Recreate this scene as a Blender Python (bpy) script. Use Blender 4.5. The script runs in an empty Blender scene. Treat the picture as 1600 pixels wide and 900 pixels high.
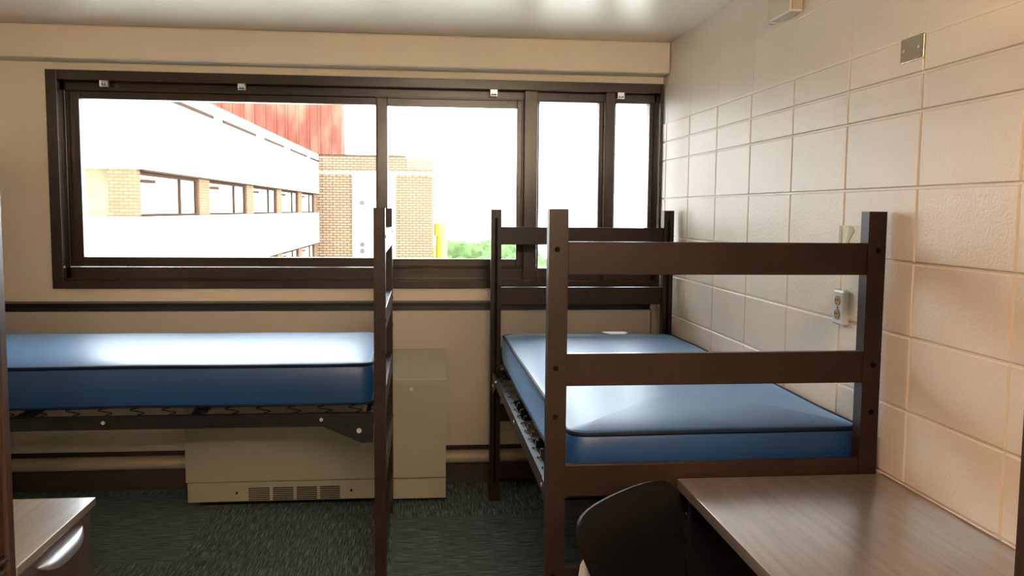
import bpy, bmesh, math, random
from mathutils import Vector, Matrix, noise
random.seed(4)
C = bpy.context.scene.collection
H = 1.505                       # camera height above the carpet
XW, YW = 1.332, 4.79            # block wall plane, window wall plane

# ------------------------------------------------------------------ camera
cam_d = bpy.data.cameras.new('camera'); cam = bpy.data.objects.new('camera', cam_d); C.objects.link(cam)
bpy.context.scene.camera = cam
cam_d.sensor_fit = 'HORIZONTAL'; cam_d.sensor_width = 36.0; cam_d.lens = 1375.9/1600*36.0
cam_d.clip_start = .02; cam_d.clip_end = 600
R_ = Vector((0.99439556, -0.105363, 0.00872423)); F_ = Vector((0.10572191, 0.99052438, -0.08766037))
U_ = R_.cross(F_).normalized()
cam.matrix_world = Matrix(((R_.x, U_.x, -F_.x, 0), (R_.y, U_.y, -F_.y, 0), (R_.z, U_.z, -F_.z, H), (0, 0, 0, 1)))

# ------------------------------------------------------------------ view, sky, lights
sc = bpy.context.scene
sc.view_settings.view_transform = 'Standard'; sc.view_settings.look = 'None'
sc.view_settings.gamma = 1; sc.view_settings.use_curve_mapping = False
sc.view_settings.exposure = 0.9
SKY = 9.0
w = bpy.data.worlds.new('sky'); sc.world = w; w.use_nodes = True
bg = w.node_tree.nodes['Background']; bg.inputs[0].default_value = (.88, .95, 1, 1); bg.inputs[1].default_value = SKY
sun_d = bpy.data.lights.new('sun', 'SUN'); sun_d.energy = 1.4; sun_d.angle = math.radians(3); sun_d.color = (1, .95, .86)
sun = bpy.data.objects.new('sun', sun_d); C.objects.link(sun); sun.rotation_euler = (math.radians(42), 0, math.radians(18))
lamp_d = bpy.data.lights.new('ceiling_lamp_light', 'AREA'); lamp_d.energy = 19; lamp_d.shape = 'RECTANGLE'
lamp_d.size = 1.15; lamp_d.size_y = .55; lamp_d.color = (1, .60, .36)
lamp = bpy.data.objects.new('ceiling_lamp_light', lamp_d); C.objects.link(lamp); lamp.location = (.1, .75, H+.81)
wl_d = bpy.data.lights.new('fill_light', 'AREA'); wl_d.energy = 115; wl_d.shape = 'RECTANGLE'; wl_d.size = 1.2; wl_d.size_y = .45; wl_d.color = (1, .80, .58)  # unseen fill light, added to brighten the window wall evenly
wl = bpy.data.objects.new('fill_light', wl_d); C.objects.link(wl); wl.location = (.45, -1.55, H+.74); wl.rotation_euler = (math.radians(150), 0, 0)

# ------------------------------------------------------------------ materials
def nodes(name):
    m = bpy.data.materials.new(name); m.use_nodes = True
    nt = m.node_tree; return m, nt, nt.nodes['Principled BSDF']
def N(nt, t, **k):
    n = nt.nodes.new(t)
    for a, b in k.items(): setattr(n, a, b)
    return n
def setin(b, **k):
    names = dict(rough='Roughness', metal='Metallic', spec='Specular IOR Level', coat='Coat Weight', coatr='Coat Roughness', sheen='Sheen Weight')
    for a, v in k.items(): b.inputs[names[a]].default_value = v
def mat(name, col, var=.06, scale=12, bump=0, bscale=200, stretch=(1,1,1), **k):
    m, nt, b = nodes(name)
    tc = N(nt, 'ShaderNodeTexCoord'); mp = N(nt, 'ShaderNodeMapping'); mp.inputs['Scale'].default_value = stretch
    nt.links.new(tc.outputs['Object'], mp.inputs[0])
    no = N(nt, 'ShaderNodeTexNoise'); no.inputs['Scale'].default_value = scale; no.inputs['Detail'].default_value = 5
    nt.links.new(mp.outputs[0], no.inputs[0])
    cr = N(nt, 'ShaderNodeValToRGB'); cr.color_ramp.elements[0].position = .3; cr.color_ramp.elements[1].position = .7
    cr.color_ramp.elements[0].color = tuple(max(0, c*(1-var)) for c in col)+(1,)
    cr.color_ramp.elements[1].color = tuple(min(1, c*(1+var)) for c in col)+(1,)
    nt.links.new(no.outputs[0], cr.inputs[0]); nt.links.new(cr.outputs[0], b.inputs['Base Color'])
    if bump:
        n2 = N(nt, 'ShaderNodeTexNoise'); n2.inputs['Scale'].default_value = bscale; n2.inputs['Detail'].default_value = 3
        nt.links.new(mp.outputs[0], n2.inputs[0])
        bp = N(nt, 'ShaderNodeBump'); bp.inputs['Strength'].default_value = bump; bp.inputs['Distance'].default_value = .002
        nt.links.new(n2.outputs[0], bp.inputs['Height']); nt.links.new(bp.outputs[0], b.inputs['Normal'])
    setin(b, **k); return m

M = {}
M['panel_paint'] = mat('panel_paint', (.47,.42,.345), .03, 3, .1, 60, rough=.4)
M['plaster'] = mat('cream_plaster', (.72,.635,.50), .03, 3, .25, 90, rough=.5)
M['ceiling'] = mat('ceiling_paint', (.80,.71,.58), .03, 2, .12, 40, rough=.32)
M['block'] = mat('painted_block', (.80,.705,.585), .03, 4, .55, 130, rough=.38, spec=.5)
M['steel_paint'] = mat('beige_steel', (.35,.335,.262), .03, 6, rough=.34)
M['lid'] = mat('lit_glossy_beige_lid', (.40,.385,.30), .03, 6, rough=.2, spec=.6)  # the steel paint made lighter, for window light falling on the lid
M['wood'] = mat('dark_laminate', (.024,.0135,.0095), .25, 6, .1, 300, (1,1,1), rough=.36, spec=.2)
M['edge'] = mat('wood_edge', (.075,.045,.032), .2, 6, rough=.34)
M['bronze'] = mat('bronze_aluminium', (.034,.019,.0115), .1, 5, rough=.24, spec=.42)
M['black_metal'] = mat('black_steel', (.007,.007,.009), .2, 10, rough=.38, spec=.3)
M['slot'] = mat('slot_steel', (.0025,.0025,.003), .2, 40, rough=.6, spec=.1)
M['vinyl'] = mat('blue_vinyl', (.010,.050,.160), .06, 5, .12, 30, rough=.40, spec=.4, sheen=.55)
M['vinyl'].node_tree.nodes['Principled BSDF'].inputs['Sheen Roughness'].default_value = .35
M['vinyl'].node_tree.nodes['Principled BSDF'].inputs['Sheen Tint'].default_value = (.32,.62,1,1)
M['piping'] = mat('navy_piping', (.005,.012,.030), .1, 20, rough=.6, spec=.12)
M['dark_brown'] = mat('brown_rubber', (.035,.025,.017), .15, 8, rough=.55)
M['rail_black'] = mat('dark_rail', (.016,.016,.02), .6, 9, rough=.3, stretch=(.4,1,3))
M['pipe'] = mat('pipe_paint', (.42,.36,.27), .05, 6, rough=.4)
M['stainless'] = mat('stainless', (.40,.33,.24), .06, 60, rough=.25, metal=.9, stretch=(1,1,12))
M['silver'] = mat('satin_silver', (.62,.63,.66), .04, 30, rough=.3, metal=.75)
M['white_plastic'] = mat('white_plastic', (.72,.76,.80), .02, 10, rough=.35)
M['tan_plastic'] = mat('tan_plastic', (.50,.36,.16), .05, 20, rough=.4)
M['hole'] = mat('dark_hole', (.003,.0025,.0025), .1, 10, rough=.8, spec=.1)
M['putty'] = mat('old_adhesive', (.50,.44,.22), .05, 20, rough=.5)
M['patch'] = mat('pale_patch', (.72,.64,.42), .05, 20, rough=.45)
M['chair_black'] = mat('black_mesh_plastic', (.0035,.0035,.0035), .2, 60, .3, 500, rough=.5, spec=.16)
M['grey_plastic'] = mat('grey_plastic', (.62,.63,.64), .03, 10, rough=.35)
M['concrete'] = mat('white_concrete', (.55,.54,.51), .03, .5, rough=.8)
M['far_brick_plain'] = mat('tan_render', (.105,.080,.036), .35, 1.2, rough=.8)
M['pale_brick'] = mat('pale_brick_band', (.15,.115,.08), .1, 1.5, rough=.8)
M['ext_frame'] = mat('bronze_mullion', (.030,.016,.010), .1, 3, rough=.8, spec=.02)
M['ext_glass'] = mat('sky_glass', (.62,.64,.62), .1, .4, rough=.08, spec=1)  # opaque; the sky's reflection is put into the pale base colour
M['blind'] = mat('window_blind', (.75,.72,.64), .05, 2, rough=.6)
M['yellow'] = mat('yellow_metal', (.34,.28,.010), .04, 1, rough=.4)
M['orange'] = mat('orange_metal', (.55,.15,.02), .04, 1, rough=.4)
M['bounce_ground'] = mat('pale_ground', (.62,.60,.54), .2, .4, rough=.9)  # unseen ground, made pale to bounce daylight onto the ceiling
M['leaf'] = mat('tree_leaves', (.048,.080,.028), .4, 2.2, 1, 4, rough=.9, spec=.05)
M['bark'] = mat('bark', (.09,.06,.04), .3, 6, rough=.9)
M['paper'] = mat('white_tag', (.9,.9,.88), .01, 10, rough=.5)

# wood grain (desk and dresser tops run along Y)
def grain(name, a, b_, sc_, rough, spec=.5):
    m, nt, b = nodes(name)
    tc = N(nt, 'ShaderNodeTexCoord'); mp = N(nt, 'ShaderNodeMapping'); mp.inputs['Scale'].default_value = sc_
    nt.links.new(tc.outputs['Object'], mp.inputs[0])
    no = N(nt, 'ShaderNodeTexNoise'); no.inputs['Scale'].default_value = 6; no.inputs['Detail'].default_value = 7; no.inputs['Distortion'].default_value = .6
    nt.links.new(mp.outputs[0], no.inputs[0])
    cr = N(nt, 'ShaderNodeValToRGB'); e = cr.color_ramp.elements
    e[0].position = .3; e[0].color = a+(1,); e[1].position = .72; e[1].color = b_+(1,)
    nt.links.new(no.outputs[0], cr.inputs[0]); nt.links.new(cr.outputs[0], b.inputs['Base Color'])
    setin(b, rough=rough, spec=spec); return m
M['desk_top'] = grain('desk_laminate', (.130,.104,.090), (.215,.178,.156), (9,.5,9), .30, .8)
setin(M['desk_top'].node_tree.nodes['Principled BSDF'], coat=1, coatr=.22)
M['desk_top'].node_tree.nodes['Principled BSDF'].inputs['Coat IOR'].default_value = 1.6
M['dresser_side'] = grain('dresser_laminate', (.035,.021,.016), (.065,.042,.033), (9,.5,9), .36)
M['wood_v'] = grain('wardrobe_laminate', (.03,.017,.013), (.055,.033,.026), (9,9,.5), .3)

# carpet tiles: streaks run along x or along y from tile to tile
m, nt, b = nodes('carpet_tiles'); M['carpet'] = m
tc = N(nt, 'ShaderNodeTexCoord')
def streak(sx, sy):
    mp = N(nt, 'ShaderNodeMapping'); mp.inputs['Scale'].default_value = (sx, sy, 1); nt.links.new(tc.outputs['Object'], mp.inputs[0])
    a = N(nt, 'ShaderNodeTexNoise'); a.inputs['Scale'].default_value = 1; a.inputs['Detail'].default_value = 3; a.inputs['Roughness'].default_value = .7
    nt.links.new(mp.outputs[0], a.inputs[0]); return a.outputs[0]
sx_, sy_ = streak(9, 240), streak(210, 9)
mpc = N(nt, 'ShaderNodeMapping'); mpc.inputs['Scale'].default_value = (1.1, 2.2, 0); mpc.inputs['Location'].default_value = (.13, .72, .5)
nt.links.new(tc.outputs['Object'], mpc.inputs[0])
fl = N(nt, 'ShaderNodeVectorMath', operation='FLOOR'); nt.links.new(mpc.outputs[0], fl.inputs[0])
wn = N(nt, 'ShaderNodeTexWhiteNoise'); nt.links.new(fl.outputs[0], wn.inputs[0])
gt = N(nt, 'ShaderNodeMath', operation='GREATER_THAN'); gt.inputs[1].default_value = .5; nt.links.new(wn.outputs['Value'], gt.inputs[0])
mx = N(nt, 'ShaderNodeMix'); nt.links.new(gt.outputs[0], mx.inputs[0]); nt.links.new(sx_, mx.inputs[2]); nt.links.new(sy_, mx.inputs[3])
cr = N(nt, 'ShaderNodeValToRGB'); e = cr.color_ramp.elements
e[0].position = .38; e[0].color = (.030,.050,.056,1); e[1].position = .66; e[1].color = (.26,.35,.36,1)
el = e.new(.52); el.color = (.090,.130,.137,1)
nt.links.new(mx.outputs[0], cr.inputs[0]); nt.links.new(cr.outputs[0], b.inputs['Base Color'])
bp = N(nt, 'ShaderNodeBump'); bp.inputs['Strength'].default_value = .7; bp.inputs['Distance'].default_value = .003
nt.links.new(mx.outputs[0], bp.inputs['Height']); nt.links.new(bp.outputs[0], b.inputs['Normal']); setin(b, rough=.85, spec=.25)

# brick
m, nt, b = nodes('tan_brick'); M['brick'] = m
tc = N(nt, 'ShaderNodeTexCoord'); mp = N(nt, 'ShaderNodeMapping'); mp.inputs['Rotation'].default_value = (math.pi/2, 0, 0)
sp = N(nt, 'ShaderNodeSeparateXYZ'); cb = N(nt, 'ShaderNodeCombineXYZ'); nt.links.new(tc.outputs['Object'], sp.inputs[0])
ad = N(nt, 'ShaderNodeMath', operation='ADD'); nt.links.new(sp.outputs[0], ad.inputs[0]); nt.links.new(sp.outputs[1], ad.inputs[1])
nt.links.new(ad.outputs[0], cb.inputs[0]); nt.links.new(sp.outputs[2], cb.inputs[1])
br = N(nt, 'ShaderNodeTexBrick'); nt.links.new(cb.outputs[0], br.inputs[0])
br.inputs['Color1'].default_value = (.165,.120,.078,1); br.inputs['Color2'].default_value = (.135,.092,.058,1); br.inputs['Mortar'].default_value = (.068,.040,.025,1)
br.inputs['Scale'].default_value = 1; br.inputs['Mortar Size'].default_value = .036; br.inputs['Brick Width'].default_value = .46; br.inputs['Row Height'].default_value = .17
nt.links.new(br.outputs[0], b.inputs['Base Color']); setin(b, rough=.9, spec=.05)

M['brick_near'] = M['brick'].copy(); _b = [n for n in M['brick_near'].node_tree.nodes if n.type == 'TEX_BRICK'][0]
_b.inputs['Brick Width'].default_value = .24; _b.inputs['Row Height'].default_value = .09; _b.inputs['Mortar Size'].default_value = .012
_b.inputs['Color1'].default_value = (.15,.092,.052,1); _b.inputs['Color2'].default_value = (.11,.064,.036,1)

# red ribbed metal with faded streaks
m, nt, b = nodes('faded_red_metal'); M['red'] = m
tc = N(nt, 'ShaderNodeTexCoord'); mp = N(nt, 'ShaderNodeMapping'); mp.inputs['Scale'].default_value = (1.2, 1, .35); nt.links.new(tc.outputs['Object'], mp.inputs[0])
no = N(nt, 'ShaderNodeTexNoise'); no.inputs['Scale'].default_value = 1.1; no.inputs['Detail'].default_value = 6; nt.links.new(mp.outputs[0], no.inputs[0])
cr = N(nt, 'ShaderNodeValToRGB'); e = cr.color_ramp.elements
e[0].position = .42; e[0].color = (.115,.035,.024,1); e[1].position = .70; e[1].color = (.165,.088,.058,1)
nt.links.new(no.outputs[0], cr.inputs[0]); nt.links.new(cr.outputs[0], b.inputs['Base Color']); setin(b, rough=.8, spec=.05)

# window glass
m = bpy.data.materials.new('clear_glass'); m.use_nodes = True; nt = m.node_tree; nt.nodes.clear(); M['glass'] = m
o_ = N(nt, 'ShaderNodeOutputMaterial'); tr = N(nt, 'ShaderNodeBsdfTransparent'); gl = N(nt, 'ShaderNodeBsdfGlossy'); gl.inputs['Roughness'].default_value = .02
fr = N(nt, 'ShaderNodeFresnel'); fr.inputs[0].default_value = 1.45; ms = N(nt, 'ShaderNodeMixShader'); tr.inputs[0].default_value = (.97,.98,.975,1)
nt.links.new(fr.outputs[0], ms.inputs[0]); nt.links.new(tr.outputs[0], ms.inputs[1]); nt.links.new(gl.outputs[0], ms.inputs[2]); nt.links.new(ms.outputs[0], o_.inputs[0])
# lamp diffuser
m, nt, b = nodes('lamp_diffuser'); M['lamp'] = m
b.inputs['Emission Color'].default_value = (1,.86,.68,1); b.inputs['Emission Strength'].default_value = 2.0

# ------------------------------------------------------------------ geometry helpers
class MB:
    def __init__(s): s.bm = bmesh.new(); s.smooth = False
    def box(s, x0, x1, y0, y1, z0, z1, bev=0, mtx=None):
        x0, x1 = min(x0,x1), max(x0,x1); y0, y1 = min(y0,y1), max(y0,y1); z0, z1 = min(z0,z1), max(z0,z1)
        r = bmesh.ops.create_cube(s.bm, size=1); vs = r['verts']
        for v in vs: v.co = Vector(((x0+x1)/2+v.co.x*(x1-x0), (y0+y1)/2+v.co.y*(y1-y0), (z0+z1)/2+v.co.z*(z1-z0)))
        if bev:
            es = list({e for v in vs for e in v.link_edges})
            r = bmesh.ops.bevel(s.bm, geom=es, offset=bev, segments=2, profile=.5, affect='EDGES'); vs = list({v for f in r['faces'] for v in f.verts} | {v for v in vs if v.is_valid})
        if mtx: bmesh.ops.transform(s.bm, matrix=mtx, verts=[v for v in vs if v.is_valid])
        return s
    def cyl(s, c, r, d, axis='z', seg=20, r2=None, bev=0):
        rot = {'z': Matrix(), 'x': Matrix.Rotation(math.pi/2, 4, 'Y'), 'y': Matrix.Rotation(math.pi/2, 4, 'X')}[axis]
        bmesh.ops.create_cone(s.bm, cap_ends=True, segments=seg, radius1=r, radius2=r if r2 is None else r2, depth=d, matrix=Matrix.Translation(Vector(c)) @ rot)
        return s
    def ball(s, c, r, sub=2, sc=(1,1,1)):
        bmesh.ops.create_icosphere(s.bm, subdivisions=sub, radius=r, matrix=Matrix.Translation(Vector(c)) @ Matrix.Diagonal((*sc, 1)))
        return s
    def prism(s, pts, a, b, plane='xz'):
        def P(p, t): return {'xz': (p[0], t, p[1]), 'xy': (p[0], p[1], t), 'yz': (t, p[0], p[1])}[plane]
        A = [s.bm.verts.new(P(p, a)) for p in pts]; B = [s.bm.verts.new(P(p, b)) for p in pts]
        n = len(pts)
        s.bm.faces.new(A); s.bm.faces.new(B[::-1])
        for i in range(n): s.bm.faces.new((A[i], B[i], B[(i+1) % n], A[(i+1) % n]))
        return s
    def tube(s, pts, r, seg=8, closed=False):
        pts = [Vector(p) for p in pts]; n = len(pts); rings = []; prev = None
        for i, p in enumerate(pts):
            if closed: t = pts[(i+1) % n]-pts[i-1]
            else: t = pts[min(i+1, n-1)]-pts[max(i-1, 0)]
            t.normalize()
            if prev is None: u = t.orthogonal().normalized()
            else: u = (prev-t*prev.dot(t)).normalized()
            prev = u; v = t.cross(u)
            rings.append([s.bm.verts.new(p+(u*math.cos(2*math.pi*k/seg)+v*math.sin(2*math.pi*k/seg))*r) for k in range(seg)])
        m = n if closed else n-1
        for i in range(m):
            a, b = rings[i], rings[(i+1) % n]
            for k in range(seg):
                try: s.bm.faces.new((a[k], a[(k+1) % seg], b[(k+1) % seg], b[k]))
                except ValueError: pass
        if not closed:
            s.bm.faces.new(rings[0][::-1]); s.bm.faces.new(rings[-1])
        return s
    def build(s, name, material, parent=None, smooth=False, local=False, origin=None):
        bmesh.ops.recalc_face_normals(s.bm, faces=s.bm.faces[:])
        me = bpy.data.meshes.new(name)
        if parent is not None:
            off = Vector((0,0,0)) if local else wloc(parent)
        else:
            if origin is None:
                xs = [v.co for v in s.bm.verts]
                off = Vector(((min(v.x for v in xs)+max(v.x for v in xs))/2, (min(v.y for v in xs)+max(v.y for v in xs))/2, min(v.z for v in xs)))
            else: off = Vector(origin)
        bmesh.ops.translate(s.bm, verts=s.bm.verts[:], vec=-off)
        s.bm.to_mesh(me); s.bm.free()
        me.materials.append(material)
        if smooth:
            for p in me.polygons: p.use_smooth = True
            try: me.set_sharp_from_angle(angle=math.radians(38))
            except Exception: pass
        o = bpy.data.objects.new(name, me); C.objects.link(o)
        if parent is not None: o.parent = parent
        else: o.location = off
        return o
def wloc(o):
    l = Vector((0,0,0))
    while o is not None: l += o.location; o = o.parent
    return l
def thing(name, label, cat, loc=(0,0,0), group=None, rz=0):
    o = bpy.data.objects.new(name, None); C.objects.link(o); o.location = loc; o.rotation_euler = (0,0,rz)
    o.empty_display_size = .1; return tag(o, label, cat, group)
def tag(o, label, cat, group=None):
    o['label'] = label; o['category'] = cat
    if group: o['group'] = group
    return o
def struct(name, mb, m, **k):
    o = mb.build(name, m, **k); o['kind'] = 'structure'; return o
def box(*a, **k): return MB().box(*a, **k)

# ------------------------------------------------------------------ room shell
XL, YF, ZC = -2.36, -1.7, H+.897
struct('floor', box(XL-.1, XW+.1, YF-.1, YW+.1, -.12, 0), M['carpet'], origin=(0,0,0))
struct('ceiling', box(XL-.2, XW+.3, YF-.2, YW+.3, ZC, ZC+.2), M['ceiling'])
struct('wall_left', box(XL-.2, XL, YF-.2, YW+.3, -.12, ZC), M['plaster'])
struct('wall_front', box(XL, XW, YF-.2, YF, -.12, ZC), M['plaster'])
wb = MB(); WX0, WX1, WZ0, WZ1 = -1.87, 1.332, H-.412, H+.682       # opening
wb.box(XL, WX0, YW, YW+.25, -.12, ZC); wb.box(WX0, XW+.3, YW, YW+.25, WZ1, ZC); wb.box(WX0, XW+.3, YW, YW+.25, -.12, WZ0)
struct('wall_back', wb, M['plaster'])
# beam along the window head
struct('trim_1', box(XL, XW, 4.65, YW, H+.733, ZC, bev=.008), M['plaster'])
# stack-bond block wall, each block face chamfered down to its joint
bw = MB(); bw.box(XW+.004, XW+.3, YF-.2, YW+.25, -.12, ZC)
zl = [H+.0706+.2032*k for k in range(-8, 2)] + [H+.0706+.3048, H+.0706+.4064, H+.0706+.6096, ZC]
zl[0] = -.05
y0 = 1.84013-.4064*9
ys = [y0+.4064*k for k in range(0, 18)]
for i in range(len(zl)-1):
    faint = i >= len(zl)-3
    for k in range(len(ys)-1):
        a, b_ = max(ys[k], YF), min(ys[k+1], YW+.02)
        if b_-a < .02: continue
        g = .0016 if faint else .0036; d = .0014 if faint else .0060; c = .004
        z0, z1 = zl[i]+g, zl[i+1]-g; a += g*(.5 if faint else 1); b_ -= g*(.5 if faint else 1)
        vs = []
        for (x, ins) in ((XW+.0042, 0), (XW+.0042-d*.55, 0), (XW+.0042-d, c*.6)):
            vs.append([bw.bm.verts.new((x, yy, zz)) for yy, zz in ((a+ins, z0+ins), (b_-ins, z0+ins), (b_-ins, z1-ins), (a+ins, z1-ins))])
        for q in range(2):
            for t in range(4): bw.bm.faces.new((vs[q][t], vs[q][(t+1) % 4], vs[q+1][(t+1) % 4], vs[q+1][t]))
        bw.bm.faces.new(vs[2])
struct('wall_right', bw, M['block'])
struct('baseboard_back', box(XL, XW, YW-.012, YW, 0, .10, bev=.003), M['dark_brown'])

# ceiling lamp behind the camera
t = thing('ceiling_light', 'rectangular ceiling light behind the camera', 'light', (.1, .75, ZC-.09))
box(-.5, .7, .45, 1.05, ZC-.035, ZC, bev=.004).build('housing', M['grey_plastic'], t)
box(-.46, .66, .49, 1.01, ZC-.075, ZC-.035, bev=.01).build('diffuser', M['lamp'], t)

t = thing('fill_panel', 'long added fill light panel on the wall behind the camera', 'light', (.45, -1.66, H+.49))  # glowing panel added around the fill light, out of view
box(-.17, 1.07, -1.70, -1.66, H+.48, H+.88, bev=.006).build('housing', M['grey_plastic'], t)
box(-.14, 1.04, -1.66, -1.63, H+.50, H+.86, bev=.01).build('diffuser', M['lamp'], t)

# ------------------------------------------------------------------ window
win = bpy.data.objects.new('window_1', None); C.objects.link(win); win.location = (-.27, YW, H-.424); win['kind'] = 'structure'
def frame(mb, x0, x1, z0, z1, wl, wr, wb_, wt, ya, yb, bev=.002):
    mb.box(x0, x0+wl, ya, yb, z0, z1, bev); mb.box(x1-wr, x1, ya, yb, z0, z1, bev)
    mb.box(x0+wl, x1-wr, ya, yb, z0, z0+wb_, bev); mb.box(x0+wl, x1-wr, ya, yb, z1-wt, z1, bev); return mb
mb = frame(MB(), -1.883, XW-.001, H-.424, H+.694, .055, .014, .040, .050, 4.766, 4.80)
mb.build('casing', M['bronze'], win)
mb = frame(MB(), -1.855, XW-.001, H-.409, H+.670, .014, .010, .012, .012, 4.79, 5.0)
mb.build('reveal', M['bronze'], win)
fz0, fz1 = H-.397, H+.658
mb = MB()
mb.box(-1.845, XW-.012, 4.852, 4.99, fz0, H-.318, .003)         # tall bottom rail, left part
mb.box(-1.845, .66, 4.835, 4.99, fz0-.004, H-.375, .002)
mb.box(-1.845, XW-.012, 4.852, 4.99, H+.600, fz1, .003)
mb.box(-1.845, -1.822, 4.852, 4.99, fz0, fz1, .002)
mb.box(1.303, 1.322, 4.852, 4.99, fz0, fz1, .002)
mb.build('inner_frame', M['bronze'], win)
box(.573, .645, 4.80, 4.99, fz0, fz1, bev=.003).build('mullion', M['bronze'], win)
box(1.018, 1.073, 4.80, 4.99, fz0, fz1, bev=.003).build('mullion', M['bronze'], win)
s1 = frame(MB(), -1.822, -.165, H-.315, H+.600, .062, .062, .050, .038, 4.872, 4.93).build('sash', M['bronze'], win)
s2 = frame(MB(), -.228, .573, H-.318, H+.606, .062, .036, .050, .052, 4.845, 4.868).build('sash', M['bronze'], win)
# bead lines on sliding sash stile
frame(MB(), -.222, .566, H-.311, H+.598, .004, .004, .004, .004, 4.842, 4.846).build('bead', M['bronze'], s2)
s3 = frame(MB(), .645, 1.018, H-.392, H+.628, .018, .022, .030, .030, 4.86, 4.93).build('sash', M['bronze'], win)
s4 = frame(MB(), 1.073, 1.303, H-.392, H+.628, .018, .022, .030, .030, 4.86, 4.93).build('sash', M['bronze'], win)
for p, a in ((s1, (-1.765, -.222, H-.27, H+.566, 4.897)), (s2, (-.170, .540, H-.271, H+.556, 4.857)), (s3, (.66, 1.0, H-.365, H+.60, 4.897)), (s4, (1.088, 1.284, H-.365, H+.60, 4.897))):
    box(a[0], a[1], a[4]-.003, a[4]+.003, a[2], a[3]).build('glass_pane', M['glass'], p)
for x0, x1 in ((.66, 1.0), (1.088, 1.284)):       # silver strips added in place of daylight glints on the bronze frame
    frame(MB(), x0-.004, x1+.004, H-.368, H+.602, .006, .006, .006, .006, 4.868, 4.872).build('bead', M['silver'], s3 if x0 < 1 else s4)
MB().box(.574, .588, 4.826, 4.846, H-.052, H+.030, .004).box(.570, .580, 4.815, 4.83, H-.03, H+.01, .003).build('latch', M['black_metal'], s2)
struct('trim_2', box(-1.883, XW, 4.80, 5.04, H-.424, H-.398), M['bronze'])

# blind brackets clipped to the window head
for x, z, lab, c in ((-1.602, 2.142, 'small silver blind bracket at the left end of the window head, leftmost of four', 1),
                  (-.914, 2.140, 'small silver blind bracket on the window head above the middle of the left pane', 0),
                  (.403, 2.138, 'small silver blind bracket on the window head just left of the wide mullion', 0),
                  (1.097, 2.139, 'small silver blind bracket on the window head by the block wall, rightmost of four', 0)):
    t = thing('blind_bracket', lab, 'bracket', (x, 4.79, z-.022), 'blind brackets on the window head')
    b_ = MB().box(x-.017, x+.017, 4.775, 4.786, z-.014, z+.022, .002).box(x-.019, x-.015, 4.77, 4.80, z-.022, z+.024, .001).box(x+.015, x+.019, 4.77, 4.80, z-.022, z+.024, .001).box(x-.017, x+.017, 4.772, 4.80, z+.02, z+.024, .001)
    if c: b_.box(x-.032, x-.018, 4.772, 4.776, z+.012, z+.026, .001)
    b_.build('clip_body', M['silver'], t)
    MB().box(x-.017, x+.017, 4.772, 4.777, z-.023, z-.019, .001).build('latch_tab', M['silver'], t)
    for q_ in (-.007, .007): MB().cyl((x+q_, 4.774, z-.010), .003, .004, 'y', 10).build('screw', M['hole'], t)

# ------------------------------------------------------------------ rail, heater enclosure, pipe under the window
t = thing('wall_rail', 'long narrow dark rail running along the wall just under the window', 'rail', (-.5, 4.70, H-.534))
MB().box(XL+.01, 1.262, 4.672, YW, H-.507, H-.492, .002).build('top_lip', M['black_metal'], t)
MB().box(XL+.01, 1.262, 4.690, YW, H-.534, H-.507, .001).build('glossy_face', M['rail_black'], t)
t = thing('heater_cover', 'wide cream panel covering the wall below the dark rail', 'heater cover', (-.5, 4.72, H-1.268))
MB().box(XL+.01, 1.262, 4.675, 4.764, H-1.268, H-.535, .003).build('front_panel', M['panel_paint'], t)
struct('shade_board', box(XL, XW, 4.772, YW, .10, H-1.20), M['dark_brown'])  # dark board added as the shade in the gap behind the pipe
MB().box(1.262, 1.270, 4.69, 4.764, H-1.268, H-.535, .001).build('end_cap', M['dark_brown'], t)
p_ = MB().tube([(XL+.005, 4.735, H-1.345), (XW-.005, 4.735, H-1.345)], .036, 24).build('heating_pipe', M['pipe'], smooth=True)
tag(p_, 'round beige pipe running along the wall below the cream panel', 'pipe')

# ------------------------------------------------------------------ fan coil unit
fx0, fx1, fy = -1.150, .139, 4.42
t = thing('fan_coil_unit', 'low beige metal heating unit with slotted grille standing against the window wall', 'heater', (-.5, 4.55, 0))
prof = [(fy, H-1.362), (fy, H-.858), (4.67, H-.742), (4.67, H-1.362)]
MB().prism(prof, fx0, -.142, 'yz').build('housing', M['steel_paint'], t)
cab = MB().prism(prof, -.140, fx1, 'yz').build('end_cabinet', M['steel_paint'], t)
cab['label'] = 'plain end section with a sloping lid and a small lock'
MB().prism([(fy-.007, H-.880), (fy-.007, H-.857), (fy-.002, H-.851), (4.672, H-.738), (4.672, H-.744), (fy, H-.880)], -.142, fx1+.003, 'yz').build('lid', M['lid'], cab)
MB().cyl((-.036, fy-.003, H-.905), .009, .008, 'y', 16).build('lock', M['silver'], cab)
lp = MB().box(fx0+.008, -.141, fy, 4.60, H-1.464, H-1.366, .001).build('lower_panel', M['steel_paint'], t)
MB().box(-.139, fx1, fy-.004, 4.60, H-1.470, H-1.368, .001).build('lower_panel', M['steel_paint'], t)
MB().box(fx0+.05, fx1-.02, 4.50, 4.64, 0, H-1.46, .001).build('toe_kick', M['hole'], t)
gx = [-.854, -.735, -.618, -.502, -.388]
gr = MB()
for i in range(4): gr.box(gx[i]+.006, gx[i+1]-.006, fy-.003, fy-.0008, H-1.462, H-1.382, .001)
gv = gr.build('grille', M['steel_paint'], lp)
sl = MB()
for i in range(4):
    for k in range(8):
        z = H-1.4585+k*.0098
        if k == 7: continue
        sl.box(gx[i]+.008, gx[i+1]-.008, fy-.0042, fy-.0026, z, z+.0048)
so = sl.build('grille_slots', M['hole'], lp)
for x in (-.904, -.339): MB().cyl((x, fy-.002, H-1.42), .0055, .005, 'y', 12).build('screw', M['hole'], lp)

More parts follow.
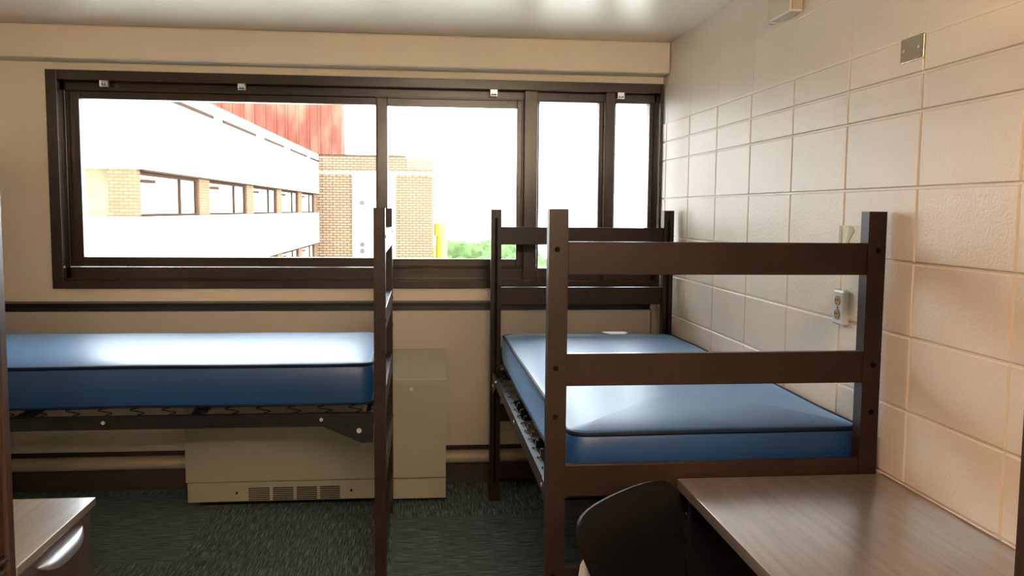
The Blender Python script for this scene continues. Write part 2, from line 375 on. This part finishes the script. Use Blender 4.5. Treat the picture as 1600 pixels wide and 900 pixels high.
# ------------------------------------------------------------------ beds
RZ = [H-.083, H-.391, H-.703, H-.997, H-1.303]      # tops of the five rails
def bed_end(root, P, slot_side, bolts_side, outer):
    """P maps (across, along, z) to world; along grows outwards. Post 0.053 across x 0.045 along."""
    def bx(mb, a0, a1, l0, l1, z0, z1, bev=0):
        p, q = P(a0, l0, z0), P(a1, l1, z1); mb.box(p[0], q[0], p[1], q[1], p[2], q[2], bev); return mb
    for a0 in (0, .96-.053):
        mb = MB(); top = H+.006
        # channel on the inner face
        bx(mb, a0, a0+.053, -.033, 0, 0, top); bx(mb, a0, a0+.020, -.045, -.033, 0, top); bx(mb, a0+.033, a0+.053, -.045, -.033, 0, top)
        bx(mb, a0+.020, a0+.033, -.045, -.033, top-.045, top); bx(mb, a0+.020, a0+.033, -.045, -.033, 0, .09)
        post = mb.build('post', M['wood'], root)
        ch = MB(); bx(ch, a0+.0205, a0+.0325, -.037, -.0335, .09, top-.046); 
        for k in range(26): bx(ch, a0+.0205, a0+.0325, -.0395, -.037, .12+k*.052, .128+k*.052)
        ch.build('slotted_channel', M['slot'], post)
        for zc in (H-.104, H-.430, H-.566, H-1.02):
            c = P(a0+.0265+(.004 if a0 else -.004), .0005, zc)
            MB().cyl(c, .0075, .003, outer, 14).build('bolt_hole', M['hole'], post)
        bx(MB(), a0+.006, a0+.047, -.04, -.005, -.0, .004).build('glide', M['hole'], post)
    for z in RZ:
        mb = MB(); bx(mb, .053, .907, -.026, -.002, z-.090, z, .002); mb.build('rail', M['wood'], root)
def deck(root, Q, L, W, z, gap, n):
    # springs are spaced along the bed; one rivet sits at mid length
    """Q(l, w, z) -> world, l along the bed, w across (0 = open side)."""
    def bx(mb, l0, l1, w0, w1, z0, z1, bev=0):
        p, q = Q(l0, w0, z0), Q(l1, w1, z1); mb.box(p[0], q[0], p[1], q[1], p[2], q[2], bev); return mb
    for w0, w1, f0, f1 in ((0, .004, .004, .026), (W-.004, W, W-.026, W-.004)):
        mb = MB(); bx(mb, 0, L, w0, w1, z-.050, z); bx(mb, 0, L, f0, f1, z-.004, z)
        sr = mb.build('side_rail', M['black_metal'], root)
        for e, s in ((0, 1), (L, -1)):
            pts = [(e, z+.002), (e+s*.05, z+.0), (e+s*.05, z-.048), (e+s*.195, z-.050), (e+s*.045, z-.117), (e, z-.117)]
            pts = [(e, z+.001), (e+s*.20, z+.001), (e+s*.20, z-.049), (e+s*.195, z-.050), (e+s*.045, z-.117), (e, z-.117)]
            ww = (w0-.003, w0) if w0 == 0 else (w1, w1+.003)
            g = MB(); A = []; B = []
            for p in pts: A.append(g.bm.verts.new(Q(p[0], ww[0], p[1]))); B.append(g.bm.verts.new(Q(p[0], ww[1], p[1])))
            g.bm.faces.new(A); g.bm.faces.new(B[::-1])
            for i in range(len(A)): g.bm.faces.new((A[i], B[i], B[(i+1) % len(A)], A[(i+1) % len(A)]))
            g.build('corner_bracket', M['black_metal'], sr)
            for l_, zz, r in ((e+s*.055, z-.068, .010), (e+s*.20, z-.022, .007)):
                c = Q(l_, ww[0] if w0 == 0 else ww[1], zz); c2 = Q(l_, 1, zz); ax = 'x' if abs(c2[0]-c[0]) > .1 else 'y'
                MB().cyl(c, r, .006, ax, 14).build('bolt', M['silver'], sr)
        c = Q(L*.5, (w0-.001 if w0 == 0 else w1+.001), z-.022); c2 = Q(0, 1, 0); c3 = Q(0, 0, 0)
        MB().cyl(c, .007, .004, 'x' if abs(c2[0]-c3[0]) > .1 else 'y', 12).build('rivet', M['silver'], sr)
    for l0, s in ((0, 1), (L, -1)):
        mb = MB(); bx(mb, l0, l0+s*.004, .03, W-.03, z-.050, z); bx(mb, l0, l0+s*.030, .03, W-.03, z-.004, z); mb.build('end_rail', M['black_metal'], root)
    for l_ in (L*.34, L*.66):
        mb = MB(); bx(mb, l_-.015, l_+.015, .026, W-.026, z-.028, z-.004); mb.build('crossbar', M['black_metal'], root)
    # sinuous springs across the bed, hooked to the flanges
    for i in range(n):
        l_ = L*(i+.6)/(n+.2); pts = []; m_ = 73
        pts += [Q(l_-.004, .012, z-.002), Q(l_-.006, .014, z+.004)]
        for k in range(13): pts.append(Q(l_+.028*math.sin(k*math.pi/6+3.3), .016+k*.0015, z+.004+(gap-.008)*k/12))
        for k in range(m_):
            f = k/(m_-1); pts.append(Q(l_+.034*math.sin(k*math.pi/6+.3), .034+f*(W-.068), z+gap-.004))
        pts += [Q(l_-.02, W-.022, z+gap*.35), Q(l_-.012, W-.016, z+.006), Q(l_-.010, W-.012, z-.002)]
        MB().tube(pts, .0021, 5).build('spring', M['black_metal'], root)

def mattress(label, x0, x1, y0, y1, z0, z1, seed, tag_at=None):
    root = thing('mattress', label, 'mattress', ((x0+x1)/2, (y0+y1)/2, z0), 'blue vinyl mattresses')
    rc = .055; cx, cy = (x0+x1)/2, (y0+y1)/2
    def ring(inset, z, zn=0, bul=0):
        out = []; r = max(rc-inset*.6, .004); hx, hy = (x1-x0)/2-inset+bul, (y1-y0)/2-inset+bul
        NX, NY, NC = 16, 30, 5
        def add(x, y): out.append((x, y))
        for (sx, sy, a0) in ((1,-1,-90), (1,1,0), (-1,1,90), (-1,-1,180)):
            for k in range(NC+1):
                a = math.radians(a0+90*k/NC); add(cx+sx*(hx-r)+r*math.cos(a), cy+sy*(hy-r)+r*math.sin(a))
            n = NY if sx*sy < 0 and a0 == -90 or (a0 == 90) else NX
            nx_ = {(-90): (1,1), 0: (-1,1), 90: (-1,-1), 180: (1,-1)}[a0]
            a = math.radians(a0+90); sxs, sys_ = cx+sx*(hx-r)+r*math.cos(a), cy+sy*(hy-r)+r*math.sin(a)
            ex, ey = cx+nx_[0]*(hx-r)+r*math.cos(a), cy+nx_[1]*(hy-r)+r*math.sin(a)
            for k in range(1, n): add(sxs+(ex-sxs)*k/n, sys_+(ey-sys_)*k/n)
        res = []
        for x, y in out:
            q = noise.noise(Vector((x*2.2, y*2.2, seed)))*min(1, max(0, (.34-inset)/.14))
            res.append(Vector((x, y, z+zn*q)))
        return res
    mb = MB(); rs = []
    rs.append(ring(.25, z0+.004)); rs.append(ring(.03, z0+.002, .003)); rs.append(ring(0, z0+.004, .005))
    for f in (.12, .3, .5, .7, .88): rs.append(ring(0, z0+(z1-z0)*f, .004, .008*math.sin(f*math.pi)+.002*math.sin(f*30)))
    rs.append(ring(0, z1-.003, .006))
    crown = .026
    for d in (.006, .018, .035, .06, .09, .13, .18, .24, .31, .38, .44): rs.append(ring(min(d, min(x1-x0, y1-y0)/2-.05), z1+crown*(1-math.exp(-d/.10)), .007))
    V = [[mb.bm.verts.new(p) for p in r_] for r_ in rs]; n = len(V[0])
    for a, b_ in zip(V, V[1:]):
        for k in range(n): mb.bm.faces.new((a[k], a[(k+1) % n], b_[(k+1) % n], b_[k]))
    mb.bm.faces.new(V[0][::-1]); mb.bm.faces.new(V[-1])
    body = mb.build('cover', M['vinyl'], root, smooth=True)
    for p in body.data.polygons: p.use_smooth = True
    MB().tube(ring(-.001, z1-.003, .006), .0075, 6, True).build('piping', M['piping'], root, smooth=True)
    MB().tube(ring(-.001, z1-.022, .006), .0025, 6, True).build('seam', M['piping'], root, smooth=True)
    MB().tube(ring(-.001, z0+.004, .005), .0055, 6, True).build('piping', M['piping'], root, smooth=True)
    if tag_at:
        x, y, z = tag_at; mb = MB(); mb.prism([(x-.055, y+.02), (x-.03, y-.05), (x+.045, y-.05), (x+.07, y+.0), (x+.05, y+.03), (x-.04, y+.03)], z, z+.003, 'xy'); mb.build('care_tag', M['paper'], root)
    return root

# right bed: long side on the block wall
XB = .352
bedr = thing('bed_frame', 'dark wood bed frame with ladder ends standing along the block wall', 'bed', (XB+.48, 3.4, 0), 'dormitory bed frames')
bed_end(bedr, lambda a, l, z: (XB+a, 2.360-l, z), None, None, 'y')
bed_end(bedr, lambda a, l, z: (XB+.014+a*.985, 4.485+l, z), None, None, 'y')
deck(bedr, lambda l, w_, z: (.378+w_, 2.412+l, z), 2.02, .90, H-.815, .030, 17)
mattress('blue vinyl mattress on the right bed beside the block wall', .428, 1.305, 2.435, 4.43, H-.783, H-.632, 2.3, (.985, 4.345, H-.6135))
# left bed: long side on the window wall
XR = -.126; YB = 3.40
bedl = thing('bed_frame', 'dark wood bed frame standing along the window wall at the left', 'bed', (XR-1.05, 3.9, 0), 'dormitory bed frames')
bed_end(bedl, lambda a, l, z: (XR+l, YB+a, z), None, None, 'x')
bed_end(bedl, lambda a, l, z: (XR-2.13-l, YB+a, z), None, None, 'x')
deck(bedl, lambda l, w_, z: (XR-.050-l, YB+.03+w_, z), 2.03, .90, H-.795, .030, 17)
mattress('blue vinyl mattress on the left bed under the window', XR-2.075, XR-.055, YB+.035, YB+.925, H-.762, H-.602, 7.7)

# ------------------------------------------------------------------ things on the block wall
t = thing('blank_wall_plate', 'stainless steel blank cover plate high on the block wall', 'wall plate', (XW, 2.303, H+.41))
MB().box(XW-.004, XW+.001, 2.247, 2.361, H+.411, H+.478, .0035).build('plate', M['stainless'], t)
for y in (2.268, 2.340): MB().cyl((XW-.005, y, H+.445), .0045, .003, 'x', 12).build('screw', M['silver'], t)
t = thing('power_outlet', 'white power outlet box with two tan sockets on the block wall behind the bed post', 'outlet', (XW, 2.625, H-.349))
MB().box(XW-.022, XW+.001, 2.592, 2.662, H-.349, H-.240, .006).build('box_cover', M['white_plastic'], t)
for z in (H-.273, H-.316):
    s_ = MB().cyl((XW-.0235, 2.627, z), .016, .006, 'x', 20).build('socket', M['tan_plastic'], t)
    MB().box(XW-.0275, XW-.026, 2.619, 2.621, z-.002, z+.007).box(XW-.0275, XW-.026, 2.632, 2.634, z-.002, z+.007).cyl((XW-.0268, 2.6265, z-.008), .0022, .0015, 'x', 8).build('socket_slots', M['hole'], s_)
MB().cyl((XW-.0225, 2.627, H-.2945), .003, .002, 'x', 10).build('screw', M['hole'], t)
t = thing('surface_box', 'beige surface wiring box hanging at the top edge of the block wall', 'wiring box', (XW, 3.1, H+.70))
MB().box(XW-.045, XW+.001, 3.02, 3.20, H+.700, H+.885, .005).build('box_body', M['plaster'], t)
MB().box(XW-.040, XW-.006, 3.012, 3.024, H+.708, H+.88, .002).build('side_cover', M['pipe'], t)
MB().box(XW-.044, XW-.020, 3.198, 3.225, H+.696, H+.885, .002).build('channel', M['plaster'], t)
t = thing('adhesive_patch', 'pale square patch with old glue marks on the block wall beside the bed post', 'patch', (XW, 2.61, H-.12))
MB().box(XW-.002, XW+.001, 2.548, 2.680, H-.130, H-.036, .0008).build('patch_base', M['patch'], t)
def blob(pts, name):
    MB().prism([(a, b_) for a, b_ in pts], XW-.0032, XW-.0018, 'yz').build(name, M['putty'], t)
blob([(2.676, H-.040), (2.664, H-.040), (2.656, H-.060), (2.660, H-.10), (2.664, H-.128), (2.678, H-.128)], 'glue_mark')
blob([(2.612, H-.038), (2.590, H-.040), (2.578, H-.052), (2.588, H-.064), (2.606, H-.078), (2.618, H-.100), (2.624, H-.128), (2.640, H-.128), (2.632, H-.095), (2.618, H-.066)], 'glue_mark')

# ------------------------------------------------------------------ desk
t = thing('desk', 'dark brown laminate desk standing against the block wall', 'desk', (1.02, 1.75, 0))
DX, DY0, DY1 = .722, 1.135, 2.352
MB().box(DX, XW-.002, DY0, DY1, H-.775, H-.745, .002).build('desktop', M['desk_top'], t)
for y in (DY0+.03, DY1-.032): MB().box(DX+.03, XW-.02, y, y+.03, .02, H-.775, .002).build('end_panel', M['black_metal'], t)  # black colour stands in for the shade under the desk
MB().box(XW-.10, XW-.08, DY0+.06, DY1-.06, H-1.15, H-.775, .002).build('back_panel', M['dresser_side'], t)
for y in (DY0+.045, DY1-.045):
    MB().cyl((DX+.09, y, .01), .015, .02, 'z', 14).build('foot', M['hole'], t); MB().cyl((XW-.06, y, .01), .015, .02, 'z', 14).build('foot', M['hole'], t)

# ------------------------------------------------------------------ chair
t = thing('chair', 'black chair with a curved backrest tucked in beside the desk', 'chair', (.672, 1.935, 0), rz=math.radians(-45))
# local frame: +x is where the sitter looks; backrest at -x
def shell(u, v, off=0):
    # u -1..1 across, v 0..1 upwards
    wdt = .25*(1-.50*max(0, 1-v)**1.25)
    a = u*.80
    y = wdt*math.sin(a)/math.sin(.80)
    x = -.155-.10*v+.13*(1-math.cos(a))
    z = .46+.340*v
    n = Vector((1, -.25*u, .25)).normalized()
    return Vector((x, y, z))+n*off
mb = MB(); NU, NV = 20, 14; F = []; Bk = []
def rr(u, v):
    # round the corners of the unit rectangle
    x, y = u, 2*v-1; r = .42; ax, ay = abs(x), abs(y)
    s = max(ax, ay)
    if s > 0:
        px, py = ax/s, ay/s
        k = ((px**5+py**5)**(1/5)); x, y = x/k*1.0, y/k*1.0
    return x, (y+1)/2
for i in range(NU+1):
    ru, rb = [], []
    for j in range(NV+1):
        u, v = rr(-1+2*i/NU, j/NV)
        e_ = max(abs(-1+2*i/NU), abs(2*j/NV-1)); th = .016*(1-e_**6)+.004
        ru.append(mb.bm.verts.new(shell(u, v, th))); rb.append(mb.bm.verts.new(shell(u, v, -th)))
    F.append(ru); Bk.append(rb)
for i in range(NU):
    for j in range(NV):
        mb.bm.faces.new((F[i][j], F[i+1][j], F[i+1][j+1], F[i][j+1])); mb.bm.faces.new((Bk[i][j], Bk[i][j+1], Bk[i+1][j+1], Bk[i+1][j]))
per = [(i, 0) for i in range(NU)]+[(NU, j) for j in range(NV)]+[(i, NV) for i in range(NU, 0, -1)]+[(0, j) for j in range(NV, 0, -1)]
for a, b_ in zip(per, per[1:]+per[:1]): mb.bm.faces.new((F[a[0]][a[1]], F[b_[0]][b_[1]], Bk[b_[0]][b_[1]], Bk[a[0]][a[1]]))
br_ = mb.build('backrest', M['chair_black'], t, smooth=True, local=True)
for p in br_.data.polygons: p.use_smooth = True
# grey plastic band that carries the backrest from behind
pts = [shell(math.sin(k*math.pi/12-math.pi/2)*1.02, .10+.30*abs(math.cos(k*math.pi/12))*0+.12*(1-abs(math.cos(k*math.pi/12-math.pi/2))), -.035) for k in range(13)]
MB().tube(pts, .017, 10).build('back_frame', M['grey_plastic'], t, smooth=True, local=True)
# seat
mb = MB(); V = []
for k, (sc_, z) in enumerate(((.6, .412), (.96, .416), (1, .43), (.985, .445), (.90, .456), (.6, .452), (.25, .446))):
    V.append([mb.bm.verts.new((.03+.225*sc_*math.copysign(abs(math.cos(a))**.55, math.cos(a)), .23*sc_*math.copysign(abs(math.sin(a))**.55, math.sin(a)), z)) for a in [2*math.pi*q/36 for q in range(36)]])
for a, b_ in zip(V, V[1:]):
    for q in range(36): mb.bm.faces.new((a[q], a[(q+1) % 36], b_[(q+1) % 36], b_[q]))
mb.bm.faces.new(V[0][::-1]); mb.bm.faces.new(V[-1]); mb.build('seat', M['chair_black'], t, smooth=True, local=True)
for s in (-1, 1):
    MB().tube([(-.13, s*.15, .415), (-.20, s*.165, .46), (-.245, s*.165, .58), (-.25, s*.135, .655), (-.235, s*.11, .70)], .015, 10).build('back_support', M['grey_plastic'], t, smooth=True, local=True)
    MB().tube([(-.12, s*.16, .412), (-.16, s*.20, .25), (-.22, s*.225, .008)], .011, 10).build('leg', M['silver'], t, smooth=True, local=True)
    MB().tube([(.15, s*.16, .412), (.18, s*.20, .25), (.215, s*.225, .008)], .011, 10).build('leg', M['silver'], t, smooth=True, local=True)

# ------------------------------------------------------------------ dresser
DF = -.83
t = thing('drawer_chest', 'wood laminate drawer chest at the lower left corner of the photo', 'chest', (-1.13, 2.09, 0))
MB().box(-1.43, DF, 1.869, 2.322, H-.768, H-.748, .002).build('top', M['desk_top'], t)
MB().box(-1.42, DF-.022, 1.880, 2.300, .03, H-.768, .001).build('body', M['dresser_side'], t)
zz = [H-.772, H-1.00, H-1.235, .045]
for k in range(3):
    d = MB().box(DF-.0215, DF-.004, 1.884, 2.297, zz[k+1]+.004, zz[k]-.0, .0015).build('drawer', M['dresser_side'], t)
    # curved cup pull
    h = MB(); yc, hw = 2.105, .130; A = []
    zt = zz[k]-.020
    for i in range(13):
        f = -1+2*i/12; hgt = .026*(1-abs(f)**3)+.004; dep = .020*(1-abs(f)**4)+.001
        row = []
        for j in range(7):
            g = j/6*math.pi/2
            row.append(h.bm.verts.new((DF-.004+dep*math.sin(g)+.0005, yc+hw*f, zt-hgt*(1-math.cos(g)))))
        A.append(row)
    for i in range(12):
        for j in range(6): h.bm.faces.new((A[i][j], A[i][j+1], A[i+1][j+1], A[i+1][j]))
    bmesh.ops.solidify(h.bm, geom=h.bm.faces[:], thickness=.002)
    h.build('handle', M['silver'], d, smooth=True)
for x, y in ((-1.38, 1.92), (-.89, 1.92), (-1.38, 2.26), (-.89, 2.26)): MB().cyl((x, y, .015), .018, .03, 'z', 14).build('foot', M['hole'], t)

# ------------------------------------------------------------------ wardrobes at both edges of the picture
def wardrobe(label, x0, x1, y0, y1, face, h=1.98):
    t = thing('wardrobe', label, 'wardrobe', ((x0+x1)/2, (y0+y1)/2, 0), 'dark wood wardrobes')
    mb = MB()
    mb.box(x0, x1, y0, y0+.027, 0, h, .001); mb.box(x0, x1, y1-.027, y1, 0, h, .001)
    mb.box(x0+.008, x1-.008, y0+.027, y1-.027, h-.027, h, .001); mb.box(x0+.008, x1-.008, y0+.027, y1-.027, .03, .06, .001)
    xb = x0+.004 if face > 0 else x1-.012
    mb.box(xb, xb+.008, y0+.027, y1-.027, .03, h-.02)
    mb.build('carcass', M['wood_v'], t)
    xf = x1 if face > 0 else x0
    def fx(a, b_): return (xf-face*a, xf-face*b_)
    r_ = fx(.0, .03)
    for z in (H-.733, H-.711): MB().box(r_[0], fx(.05, 0)[0], y0+.027, y1-.027, z-.006, z, .001).build('rail', M['wood_v'], t)
    ym = (y0+y1)/2; q = fx(.006, .024)
    for a, b_ in ((y0+.030, ym-.002), (ym+.002, y1-.030)):
        d = MB().box(q[0], q[1], a, b_, H-.705, h-.03, .0015).build('door', M['wood_v'], t)
        yy = b_-.03 if a < ym-.1 else a+.03
        hp = fx(-.02, 0)[0]
        MB().tube([(q[0], yy, H-.25), (hp, yy, H-.25), (hp, yy, H-.10), (q[0], yy, H-.10)], .005, 8).build('handle', M['silver'], d, smooth=True)
    for a, b_ in ((.07, .40), (.404, H-.742)):
        d = MB().box(q[0], q[1], y0+.030, y1-.030, a, b_, .0015).build('drawer', M['wood_v'], t)
        hp = fx(-.02, 0)[0]
        MB().tube([(q[0], ym-.06, (a+b_)/2), (hp, ym-.06, (a+b_)/2), (hp, ym+.06, (a+b_)/2), (q[0], ym+.06, (a+b_)/2)], .005, 8).build('handle', M['silver'], d, smooth=True)
    return t
wardrobe('tall dark wood wardrobe at the left edge, next to the drawer chest', -1.43, DF, .96, 1.866, 1)
wardrobe('tall dark wood wardrobe at the right edge, against the near end of the desk', .842, XW-.002, .25, 1.13, -1)

# ------------------------------------------------------------------ outside
ZG = H-13.0
struct('ground', box(-120, 160, 8, 420, ZG-.5, ZG), M['bounce_ground'])
# long white office wing receding on the left
a0 = thing('office_wing', 'long white concrete office wing with bands of windows seen through the left pane', 'building', (-12, 35, ZG))
def wx(y): return -7.65+.019*y
def slab(z0, z1, dx, name, m, ya=14.0, yb=59.5, dep=.5):
    MB().prism([(wx(ya)+dx, ya), (wx(yb)+dx, yb), (wx(yb)+dx-dep, yb), (wx(ya)+dx-dep, ya)], H+z0, H+z1, 'xy').build(name, m, a0)
YS, YE = 24.0, 59.4
for z0, z1 in ((1.0, 3.12), (-2.2, -.25), (-5.4, -3.45), (-13.0, -6.6)):
    MB().prism([(wx(YS), YS), (wx(YE), YE), (-20, YE), (-20, YS)], H+z0, H+z1, 'xy').build('wall_band', M['concrete'], a0)
MB().prism([(wx(YS)-.02, YS+.02), (wx(YE)-.02, YE), (-20, YE), (-20, YS+.02)], H+3.12, H+3.55, 'xy').build('parapet', M['concrete'], a0)
for ya, yb in ((26.4, 31.7), (33.1, 39.0), (40.9, 46), (48, 54), (55.4, 59.3)): slab(3.05, 3.16, .04, 'drip_edge', M['ext_frame'], ya, yb, .2)
for zz_ in (1.0, -2.2, -5.4): slab(zz_-.05, zz_-.001, -.01, 'head_strip', M['ext_frame'], YS+.3, YE, .3)
for z0, z1 in ((-.25, 1.0), (-3.45, -2.2), (-6.6, -5.4)):
    MB().prism([(wx(YS)-.55, YS+.25), (wx(YE)-1.2, YE), (-19.9, YE), (-19.9, YS+.25)], H+z0, H+z1, 'xy').build('end_wall', M['far_brick_plain'], a0)
piers = [24.05, 30.2, 37.6, 44.6, 51.4, 58.0]
for lvl in (0, -3.2, -6.35):
    z0, z1 = lvl-.245, lvl+.995
    if lvl < -6: z0 = -6.6
    for i, y in enumerate(piers):
        wdt = .30 if i == 0 else 1.35
        ya, yb = y, y+wdt
        dd = .65 if i else .85
        MB().prism([(wx(ya)-.12, ya), (wx(yb)-.12, yb), (wx(yb)-dd, yb), (wx(ya)-dd, ya)], H+z0, H+z1, 'xy').build('pier', M['brick_near'], a0)
        nx = piers[i+1] if i+1 < len(piers) else YE
        ya = yb+.02; yb = nx-.02
        if yb-ya < .3: continue
        f_ = MB()
        for yy in (ya, (ya*.35+yb*.65), yb-.22): f_.prism([(wx(yy)-.16, yy), (wx(yy)-.16, yy+(.20 if yy > yb-.3 else .09)), (wx(yy)-.3, yy+.10), (wx(yy)-.3, yy)], H+z0+.02, H+z1-.06, 'xy')
        f_.prism([(wx(ya)-.16, ya), (wx(yb)-.16, yb), (wx(yb)-.3, yb), (wx(ya)-.3, ya)], H+z1-.14, H+z1-.06, 'xy').prism([(wx(ya)-.16, ya), (wx(yb)-.16, yb), (wx(yb)-.3, yb), (wx(ya)-.3, ya)], H+z0+.02, H+z0+.07, 'xy')
        fo = f_.build('window', M['ext_frame'], a0)
        MB().prism([(wx(ya)-.24, ya), (wx(yb)-.24, yb), (wx(yb)-.26, yb), (wx(ya)-.26, ya)], H+z0+.05, H+z1-.06, 'xy').build('pane', M['ext_glass'], fo)
        MB().prism([(wx(ya)-.21, ya+.35), (wx(yb)-.21, ya+.35+(yb-ya)*.16), (wx(yb)-.23, ya+.35+(yb-ya)*.16), (wx(ya)-.23, ya+.35)], H+z1-.34, H+z1-.24, 'xy').build('vent_slot', M['ext_frame'], fo)
# brick block closing the view
b0 = thing('brick_building', 'tan brick building with white concrete strips and a flat roof behind the office wing', 'building', (-2.7, 66, ZG))
BZ = H+3.55
MB().box(-12, 1.0, 60, 72, ZG, BZ).build('wall', M['brick'], b0)
MB().box(-12, 1.03, 59.94, 72, BZ, BZ+.06).build('coping', M['ext_frame'], b0)
MB().box(-4.38, -1.52, 59.85, 60.0, ZG, H+2.5).build('concrete_strip', M['concrete'], b0)
MB().box(-12, .98, 59.93, 60.0, H+2.28, H+2.52).build('brick_band', M['pale_brick'], b0)
for z in (.42, -2.36, -2.80): MB().cyl((-3.74, 59.83, H+z), .17, .08, 'y', 18).build('vent', M['rail_black'], b0)
# red ribbed penthouse
pr = MB(); x = -26.0; xs = []
pts = []
while x < -5.62:
    pts += [(x, 63.0), (x+.58, 63.0), (x+.62, 62.88), (x+.70, 62.88)]; x += .74
pts.append((-5.62, 63.0)); pts += [(-5.62, 70), (-26, 70)]
pr.prism(pts, BZ-.02, BZ+9, 'xy'); pr.build('penthouse', M['red'], b0)
# yellow duct
t = thing('yellow_tower', 'bright yellow round duct beside the corner of the brick building', 'duct', (1.62, 61, ZG))
MB().cyl((1.60, 61, (ZG+H-1.75)/2), .38, H-1.75-ZG, 'z', 28).build('shaft', M['yellow'], t, smooth=True)
MB().cyl((1.53, 61, H-1.35), .47, .85, 'z', 28).build('cap', M['yellow'], t, smooth=True)
MB().box(1.06, 1.20, 60.4, 60.7, ZG, H-1.9).build('orange_edge', M['orange'], t)
# trees
def tree(x, y, zt, r, lab):
    t = thing('tree', lab, 'tree', (x, y, ZG), 'trees beyond the brick building')
    mb = MB()
    for k in range(16):
        a = random.uniform(0, 6.28); rr_ = r*random.uniform(.1, .75)
        mb.ball((x+rr_*math.cos(a), y+rr_*math.sin(a), zt-r*random.uniform(.45, 1.5)), r*random.uniform(.35, .5), 3)
    for v in mb.bm.verts:
        q = noise.noise(v.co*.8)*1.0+noise.noise(v.co*2.3)*.5; v.co += Vector((q, q*.5, q*.8))*.45
    mb.build('foliage', M['leaf'], t, smooth=True)
    MB().cyl((x, y, (ZG+zt-r)/2), .35, zt-r-ZG, 'z', 10, .22).build('trunk', M['bark'], t)
for i, (x, y, z, r, l_) in enumerate(((3.6, 78, -2.2, 3.0, 'green leafy tree right beside the yellow duct'), (7.2, 95, -3.1, 3.6, 'second green tree from the yellow duct, slightly lower'),
        (11.5, 112, -3.4, 4.2, 'round green tree between the yellow duct and the wide mullion'), (11.4, 84, -3.6, 3.2, 'light green tree seen through the pane left of the wide mullion'),
        (16.2, 100, -4.4, 4.0, 'low green tree seen just right of the wide mullion'), (24, 130, -6, 5, 'distant green tree hidden mostly behind the bed rails'),
        (6.0, 135, -4.6, 5, 'pale distant tree behind the others near the duct'), (33, 150, -8, 6, 'distant green tree farthest right beyond the window'))):
    tree(x, y, H+z, r, l_)
